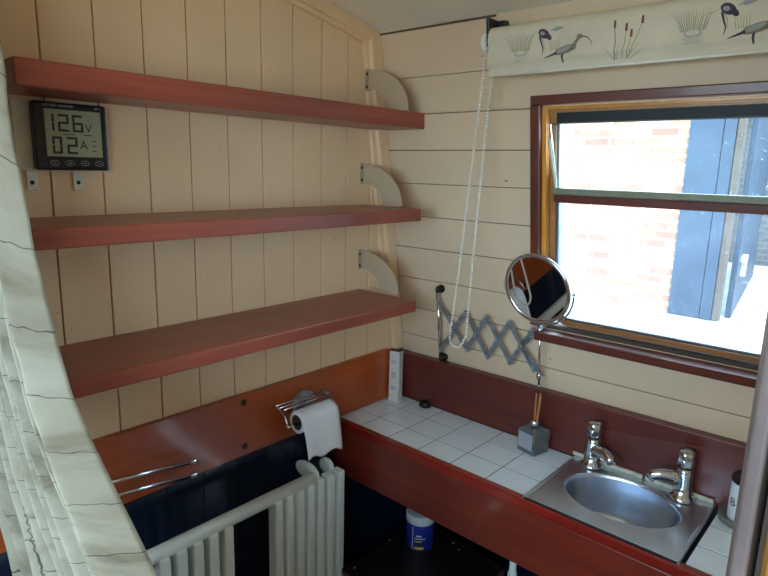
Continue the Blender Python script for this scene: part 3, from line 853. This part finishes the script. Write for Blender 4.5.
def tuft(x, z):
    for i in range(15):
        t = i / 14; dx_ = (t - .5) * .055
        stroke([(x + dx_ * .75, z), (x + dx_ * 1.05, z + .016 + rnd.random() * .012), (x + dx_ * 1.5, z + .026 + .014 * rnd.random())], .0016, .0004, OL if i % 3 else GR)
    for i in range(5): stroke([(x - .02 + rnd.random() * .01, z - .010 - i * .003), (x + .018, z - .009 - i * .003)], .001, .0005, GR)
    blob(x, z - .004, .016, .006, 0 if False else GR)
    blob(x, z - .003, .013, .005, 0, lift=.0009)
def heron(x, z):
    blob(x, z, .014, .009, PU, -.5); blob(x + .012, z - .008, .007, .005, PU, -.9)
    blob(x - .003, z + .001, .006, .004, GR, -.3, .0009)
    stroke([(x - .010, z - .004), (x - .006, z - .018), (x - .002, z - .030), (x - .004, z - .042)], .0045, .0015, PU)
    stroke([(x - .006, z - .006), (x + .0, z - .018), (x + .001, z - .032)], .0022, .001, GR)
    stroke([(x + .016, z + .004), (x + .030, z + .010), (x + .042, z + .006)], .002, .003, GR); blob(x + .034, z + .006, .012, .003, GR, .2)
def curlew(x, z):
    blob(x, z, .026, .0085, BR, .22); blob(x - .004, z + .001, .018, .005, GR, .3, .0009)
    stroke([(x - .018, z - .004), (x - .034, z - .010), (x - .046, z - .014)], .007, .001, PU)
    stroke([(x + .018, z + .006), (x + .026, z + .016), (x + .030, z + .021)], .008, .006, BR)
    blob(x + .032, z + .023, .0065, .005, BR)
    stroke([(x + .037, z + .023), (x + .048, z + .020), (x + .056, z + .012), (x + .059, z + .003)], .0022, .0008, PU)
    stroke([(x - .004, z - .008), (x - .005, z - .018), (x - .004, z - .026)], .005, .0028, PU)
    for i in range(5): stroke([(x - .02 + i * .008, z + .003), (x - .008 + i * .008, z - .002)], .0012, .0006, PU)
    for i in range(6): stroke([(x - .034 + i * .004, z + .002), (x - .038 + i * .005, z + .020 + rnd.random() * .008)], .0012, .0004, OL)
def rushes(x, z):
    for (bx, tx, h) in ((0, -.002, .062), (.014, .021, .054), (.022, .031, .042), (.026, .052, .064)):
        stroke([(x + bx, z), (x + (bx + tx) / 2 + .001, z + h * .55), (x + tx, z + h)], .0016, .0011, PU if bx == 0 else OL)
        stroke([(x + tx, z + h - .002), (x + tx + .001, z + h + .012)], .0050, .0042, RE)
    for (bx, tx, h) in ((0, -.022, .024), (.02, .048, .026), (.004, .008, .03), (.03, .06, .018)): stroke([(x + bx, z), (x + tx, z + h)], .0018, .0005, GR)
for k, ox in enumerate((0, .357)):
    tuft(.503 + ox, 1.010 + .002); heron(.560 + ox, 1.042); curlew(.609 + ox, 1.005)
    if k == 0: rushes(.716, .975)
mb.build('cloth', [M['blind'], M['p_olive'], M['p_purple'], M['p_brown'], M['p_red'], M['p_grey']], bld)
mb = MB(); a = BP(BX0, S_END); b = BP(BX1, S_END)
mb.tube([a - Vector((0, 0, .001)), b - Vector((0, 0, .001))], .0022, 8); mb.build('hem_bar', M['hem'], bld)
mb = MB(); a = WP(BX0 - .004, rc_o, rc_z); b = WP(BX1 + .004, rc_o, rc_z)
mb.tube([a, b], rr - .004, 24); mb.build('roller_tube', M['hem'], bld)
mb = MB(WP); mb.box(.404, .412, .001, .062, 1.060, 1.098); mb.box(.404, .430, .001, .020, 1.085, 1.098); mb.box(.404, .412, .04, .062, 1.035, 1.06)
plabel(mb.build('end_bracket', M['black'], bld, bevel=.002), 'black end bracket')
mb = MB(); mb.lathe(WP(.3985, rc_o, rc_z), [(.010, -.004), (.021, -.004), (.021, -.002), (.016, -.001), (.016, .002), (.021, .003), (.021, .006), (.010, .006)], 24, 'x')
plabel(mb.build('chain_wheel', M['hem'], bld), 'white chain wheel')
# bead chain
cw = WP(.3985, rc_o, rc_z)
top = []
lw = [Vector((.400, -.322, 1.02)), Vector((.389, -.325, .865)), Vector((.368, -.337, .519)), Vector((.354, -.345, .332))]
rw = [Vector((.411, -.306, .958)), Vector((.408, -.313, .862)), Vector((.405, -.335, .523)), Vector((.406, -.348, .342))]
low = [Vector((.356, -.350, .305)), Vector((.366, -.352, .293)), Vector((.380, -.352, .289)), Vector((.393, -.351, .297)), Vector((.402, -.350, .316))]
ctrl = [cw + Vector((0, .006, .018)), cw + Vector((0, -.012, .013))] + lw + low + rw[::-1] + [cw + Vector((.004, .0175, -.010))]
def crom(P_, n=16):
    out = []; k = len(P_)
    for i in range(k):
        p0, p1, p2, p3 = P_[i - 1], P_[i], P_[(i + 1) % k], P_[(i + 2) % k]
        for j in range(n):
            t = j / n; out.append(.5 * ((2 * p1) + (p2 - p0) * t + (2 * p0 - 5 * p1 + 4 * p2 - p3) * t * t + (3 * p1 - p0 - 3 * p2 + p3) * t ** 3))
    return out
cp = crom(ctrl); mb = MB(); mb.tube(cp, .0006, 5, closed=True)
acc = 0; step = .0078
for a, b in zip(cp, cp[1:] + cp[:1]):
    L_ = (b - a).length; pos = step - acc
    while pos <= L_: mb.ball(a + (b - a) * (pos / L_), .0033, 8, 6); pos += step
    acc = (acc + L_) % step
plabel(mb.build('bead_chain', M['bead'], bld), 'white bead pull chain')

# ================================================================== EXTENDING MIRROR
em = thing('shaving_mirror', WP(.194, .01, .17), 'round chrome shaving mirror on an extending scissor arm beside the window', 'mirror')
mb = MB(); ra, rb = WP(.194, .022, .385), WP(.193, .022, .178)
mb.tube([ra, rb], .0052, 14); mb.build('wall_rod', M['chrome'], em)
for z in (.394, .172):
    mb = MB(); c = WP(.1935, .0005, z); nrm = Vector((0, -1, 0)); mb.lathe(c, [(.0125, 0), (.0125, .004), (.007, .007), (.006, .020)], 20, nrm)
    c2 = WP(.1935, .022, z); mb.ball(c2, (.0065, .0065, .011), 14, 10)
    plabel(mb.build('wall_mount', M['darkmetal'], em), 'dark metal wall mount')
NX = [.197, .294, .364, .437, .509, .531]
ZT = [.340, .340, .340, .337, .333, .300]; ZB = [.200, .223, .218, .217, .213, .19]
def arm(p, q_, off):
    a, b = WP(p[0], off, p[1]), WP(q_[0], off, q_[1]); d = (b - a).normalized(); n_ = Vector((-KB, 1, LEAN)).normalized(); w = d.cross(n_).normalized()
    mb = MB(); mb.obox((a + b) / 2, (b - a) / 2 + d * .006, w * .0062, n_ * .0009)
    for t in (0, .5, 1): mb.lathe(a.lerp(b, t), [(.0032, .0008), (.0032, .0022), (.0015, .003)], 10, -n_)
    return mb.build('scissor_arm', M['steel_dull'], em)
for i in range(4):
    arm((NX[i], ZT[i] + (.022 if i == 0 else 0)), (NX[i + 1], ZB[i + 1]), .0265)
    arm((NX[i], ZB[i]), (NX[i + 1], ZT[i + 1]), .0295)
xm, zm = .5335, .276
arm((.472, .276), (.5335, .345), .0325 - .003); arm((.472, .276), (.531, .205), .0265)
mb = MB(); mb.tube([WP(.5345, .040, .355), WP(.5315, .040, .178)], .0030, 12)
mb.ball(WP(.5315, .040, .176), .0046, 12, 8); mb.lathe(WP(.534, .040, .338), [(.006, -.010), (.0065, 0), (.006, .010)], 14, 'z'); mb.lathe(WP(.5315, .040, .205), [(.006, -.008), (.0065, 0), (.006, .008)], 14, 'z')
mb.build('mirror_rod', M['chrome'], em)
mc = WP(.5325, .056, .4530); mn = Vector((-.065, -.975, -.212)).normalized()
MR = .0900
mb = MB()
Um = mn.cross(Vector((0, 0, 1))).normalized(); Vm = mn.cross(Um)
pth = [mc + (Um * math.cos(2 * PI * k / 72) + Vm * math.sin(2 * PI * k / 72)) * MR for k in range(72)]
mb.tube(pth, .0052, 12, closed=True); 
mb.lathe(mc - mn * .006, [(MR - .001, -.001), (MR - .001, .003)], 64, mn)
mb.build('mirror_frame', M['chrome'], em)
mb = MB(); mb.lathe(mc, [(MR - .0035, -.0015), (MR - .0035, .0012)], 64, mn); plabel(mb.build('mirror_glass', M['mirror'], em), 'round mirror glass')
mb = MB()      # yoke around the back with side pivots
pth = [mc - mn * .004 + (Um * math.cos(t) + Vector((0, 0, 1)) * math.sin(t)) * (MR + .010) for t in [PI + PI * k / 30 for k in range(31)]]
# keep to the plane of the mirror
pth = [mc - mn * .006 + (Um * math.cos(t) - Vm * math.sin(t) * (-1 if Vm.z > 0 else 1)) * (MR + .010) for t in [PI + PI * k / 30 for k in range(31)]]
mb.tube(pth, .0026, 10); 
for e in (pth[0], pth[-1]): mb.ball(e, .0048, 12, 8)
mb.tube([pth[15], WP(.5345, .040, .355)], .0040, 10)
mb.build('yoke', M['chrome'], em)

# ================================================================== UNDER THE WORKTOP
cb = thing('low_cabinet', (.26, -.35, FLOOR), 'dark brown low cabinet box standing under the worktop', 'cabinet')
C0 = Vector((.146, -.520, 0)); ux = Vector((.965, -.10, 0)).normalized(); uy = Vector((.06, 1, 0)).normalized()
def cbq(a, b, z): p = C0 + ux * a + uy * b; return (p.x, p.y, z)
mb = MB(); mb.prism([cbq(-.008, -.008, -.42), cbq(.318, -.008, -.42), cbq(.318, .36, -.42), cbq(-.008, .36, -.42)], (0, 0, .02)); mb.build('top', M['box_dark'], cb, bevel=.003)
mb = MB(); mb.prism([cbq(0, 0, FLOOR + .0005), cbq(.31, 0, FLOOR + .0005), cbq(.31, .35, FLOOR + .0005), cbq(0, .35, FLOOR + .0005)], (0, 0, .4295)); mb.build('body', M['box_dark'], cb, bevel=.003)
for (x, y) in ((.163, -.498), (.150, -.330), (.302, -.200), (.334, -.215)):
    mb = MB(); mb.lathe((x, y, -.4), [(.004, 0), (.003, .0012)], 12); plabel(mb.build('screw', M['print_white'], cb), 'pale screw head')
tb_ = thing('wipes_tub', (.226, -.274, -.3995), 'small blue tub with white lid on the dark cabinet', 'tub')
mb = MB(); c = (.226, -.274, -.3995); mb.lathe(c, [(.042, 0), (.043, .002), (.043, .082), (.042, .084)], 40); mb.build('body', M['tub_blue'], tb_)
mb = MB(); mb.lathe(c, [(.0435, .084), (.0455, .086), (.0455, .108), (.042, .112)], 40); plabel(mb.build('lid', M['tub_white'], tb_), 'white lid')
def patch(mb, t0, t1, z0, z1, r_=.0436):
    n_ = 10
    mb.rings([[(c[0] + r_ * math.cos(R(t0 + (t1 - t0) * i / n_)), c[1] + r_ * math.sin(R(t0 + (t1 - t0) * i / n_)), c[2] + z) for i in range(n_ + 1)] for z in (z0, z1)], 0, False, False, closed=False, raw=True)
for pa in ((-85, -82, .004, .078), (-74, -30, .040, .043), (-68, -46, .048, .053)):
    mb = MB(); patch(mb, *pa); plabel(mb.build('printed_line', M['tub_white'], tb_), 'white printed line')
for pa in ((-74, -36, .006, .014), (-74, -44, .030, .034)):
    mb = MB(); patch(mb, *pa); plabel(mb.build('label_panel', M['tub_yellow'], tb_), 'yellow label panel')
mb = MB(); patch(mb, -74, -36, .015, .030); plabel(mb.build('label_panel', M['tub_dark'], tb_), 'dark label panel')
mb = MB(); mb.tube([(.590, -.352, FLOOR + .001), (.590, -.352, -.24), (.594, -.345, -.215), (.61, -.33, -.200)], .009, 14)
mb.lathe((.590, -.352, -.30), [(.012, 0), (.012, .03)], 16)
tag(mb.build('waste_pipe', M['white_paint']), 'white upright pipe beneath the worktop apron', 'pipe')

# ================================================================== CURTAIN
def pw(keys, z):
    if z >= keys[0][0]: return keys[0][1]
    for (za, a), (zb_, b) in zip(keys, keys[1:]):
        if zb_ <= z <= za:
            f = (za - z) / (za - zb_); return a + (b - a) * f
    return keys[-1][1]
def smooth_pw(keys, z, w=.035): return sum(pw(keys, z + w * k) for k in (-1, -.5, 0, .5, 1)) / 5
def curtain():
    mb = MB(); NU, NV = 420, 110
    uvs = []; rings = []; yb = -1.330
    KR = [(1.12, .232), (.84, .252), (.64, .302), (.52, .346), (.42, .412), (.34, .506), (.28, .618), (.20, .73), (.0, .76), (-.7, .78)]
    KLf = [(1.12, .030), (.84, .040), (.64, .045), (.52, .04), (.42, .04), (.34, .05), (.28, .08), (.20, .16), (.0, .30), (-.7, .34)]
    KVv = [(1.13, -3), (1.01, -2), (.89, -1), (.77, 0), (.65, 1), (.53, 2), (.44, 3), (.38, 4), (.33, 5), (.295, 6), (.265, 7), (.20, 8.3), (.0, 10), (-.7, 17)]
    cuts = [0, .08, .15, .23, .29, .37, .43, .51, .58, .65, .71, .79, .85, .915, 1.0]      # uneven folds, widest on the right
    for j in range(NV + 1):
        z = 1.10 - 1.78 * j / NV
        t = min(1, max(0, (1.05 - z) / .85))
        xr = smooth_pw(KR, z); xl = smooth_pw(KLf, z); vv = smooth_pw(KVv, z) * .098
        row = []
        for i in range(NU + 1):
            s = i / NU
            for q in range(14):
                if cuts[q] <= s <= cuts[q + 1]: u_ = (s - cuts[q]) / (cuts[q + 1] - cuts[q]); wdt = cuts[q + 1] - cuts[q]; break
            f = abs(math.sin(PI * u_)) ** .9             # rounded ridges with sharp valleys
            depth = (.018 + .34 * wdt) * (.6 + .7 * t)
            x = xl + (xr - xl) * s + .010 * math.sin(2 * PI * u_) * wdt * 2
            y = yb + .026 - depth * f + .006 * noise.noise(Vector((s * 5, z * 7, 0))) + .003 * noise.noise(Vector((s * 17, z * 18, 3)))
            row.append((x, y, z + .004 * math.sin(PI * u_)))
            uvs.append((s * .9 + .03 * t, vv + .012 * math.sin(PI * u_) + .006 * math.sin(9 * s)))
        rings.append(row)
    mb.rings(rings, 0, False, False, closed=False, raw=True); mb.uv = uvs
    return mb.build('curtain', M['curtain'], solid=.0012)
tag(curtain(), 'off-white shower curtain with thin dark crinkled lines gathered at left', 'curtain')

# ================================================================== DOOR POST AT RIGHT
dp = thing('partition_post', (1.17, -1.03, FLOOR), 'mauve painted partition post with golden wood facing, beside the sink at right', 'post')
zt_ = 1.10
mb = MB(); mb.prism([(1.1475, -1.020, FLOOR + .001), (1.1535, -1.043, FLOOR + .001), (1.1660, -1.048, FLOOR + .001), (1.1700, -.98, FLOOR + .001), (1.1500, -.98, FLOOR + .001)], (0, 0, zt_ - FLOOR + .05)); mb.build('jamb', M['mauve'], dp, bevel=.004, seg=3)
mb = MB(); mb.box(1.150, 1.190, -.979, -.47, FLOOR + .001, 1.10); plabel(mb.build('panel', M['cream_back'], dp), 'cream partition panel')
mb = MB(); mb.box(1.1705, 1.192, -1.036, -.985, FLOOR + .001, 1.10); plabel(mb.build('rebate', M['groove_dark'], dp), 'dark rebate')
mb = MB(); mb.prism([(1.1760, -1.050, FLOOR + .001), (1.1820, -1.070, FLOOR + .001), (1.23, -1.070, FLOOR + .001), (1.23, -1.0365, FLOOR + .001), (1.176, -1.0365, FLOOR + .001)], (0, 0, 1.95)); plabel(mb.build('facing', M['oak'], dp, bevel=.003), 'golden varnished wood facing')

# ================================================================== LIFT, CAMERA, LIGHT
for o in list(bpy.data.objects):
    if o.parent is None: o.location.z += LIFT

cam = bpy.data.cameras.new('camera'); co = bpy.data.objects.new('camera', cam); COL.objects.link(co)
Rv, Uv, Fv = Vector((.73957943, .67260444, .02501065)), Vector((-.15164752, .13031401, .97980676)), Vector((-.65576314, .72843773, -.19837636))
m = Matrix((( Rv.x, Uv.x, -Fv.x, 1.22897), (Rv.y, Uv.y, -Fv.y, -1.58510), (Rv.z, Uv.z, -Fv.z, .74359 + LIFT), (0, 0, 0, 1)))
co.matrix_world = m; cam.sensor_width = 36; cam.lens = 587.94 / 768 * 36; cam.clip_start = .02
sc_ = bpy.context.scene; sc_.camera = co

w = bpy.data.worlds.new('World'); sc_.world = w; w.use_nodes = True
bg = w.node_tree.nodes['Background']; bg.inputs[0].default_value = (.53, .78, 1.0, 1); bg.inputs[1].default_value = 7
sun = bpy.data.lights.new('sun', 'SUN'); sun.energy = 6.5; sun.angle = R(.6); sun.color = (1, .95, .86)
so = bpy.data.objects.new('sun', sun); COL.objects.link(so)
sd = Vector((-.35, .62, -.95)).normalized()      # travelling direction of the light
so.rotation_euler = sd.to_track_quat('-Z', 'Y').to_euler()
# portals help the renderer find the two window openings
def portal(c, nrm, sx_, sy_):
    l = bpy.data.lights.new('window_portal', 'AREA'); l.shape = 'RECTANGLE'; l.size = sx_; l.size_y = sy_; l.cycles.is_portal = True
    o = bpy.data.objects.new('window_portal', l); COL.objects.link(o); o.location = c
    o.rotation_euler = Vector(nrm).to_track_quat('-Z', 'Y').to_euler()
portal((.80, -.05 + .02, .62 + LIFT), (0, -1, 0), .7, .7)
portal(((OX0 + OX1) / 2, YB - .06, (OZ0 + OZ1) / 2 + LIFT), (0, 1, 0), OX1 - OX0 + .1, OZ1 - OZ0 + .1)

vs = sc_.view_settings; vs.view_transform = 'Standard'; vs.look = 'None'; vs.exposure = 1.05; vs.gamma = 1; vs.use_curve_mapping = False
sc_.cycles.max_bounces = 12; sc_.cycles.diffuse_bounces = 6; sc_.cycles.transparent_max_bounces = 12; sc_.cycles.sample_clamp_indirect = 6
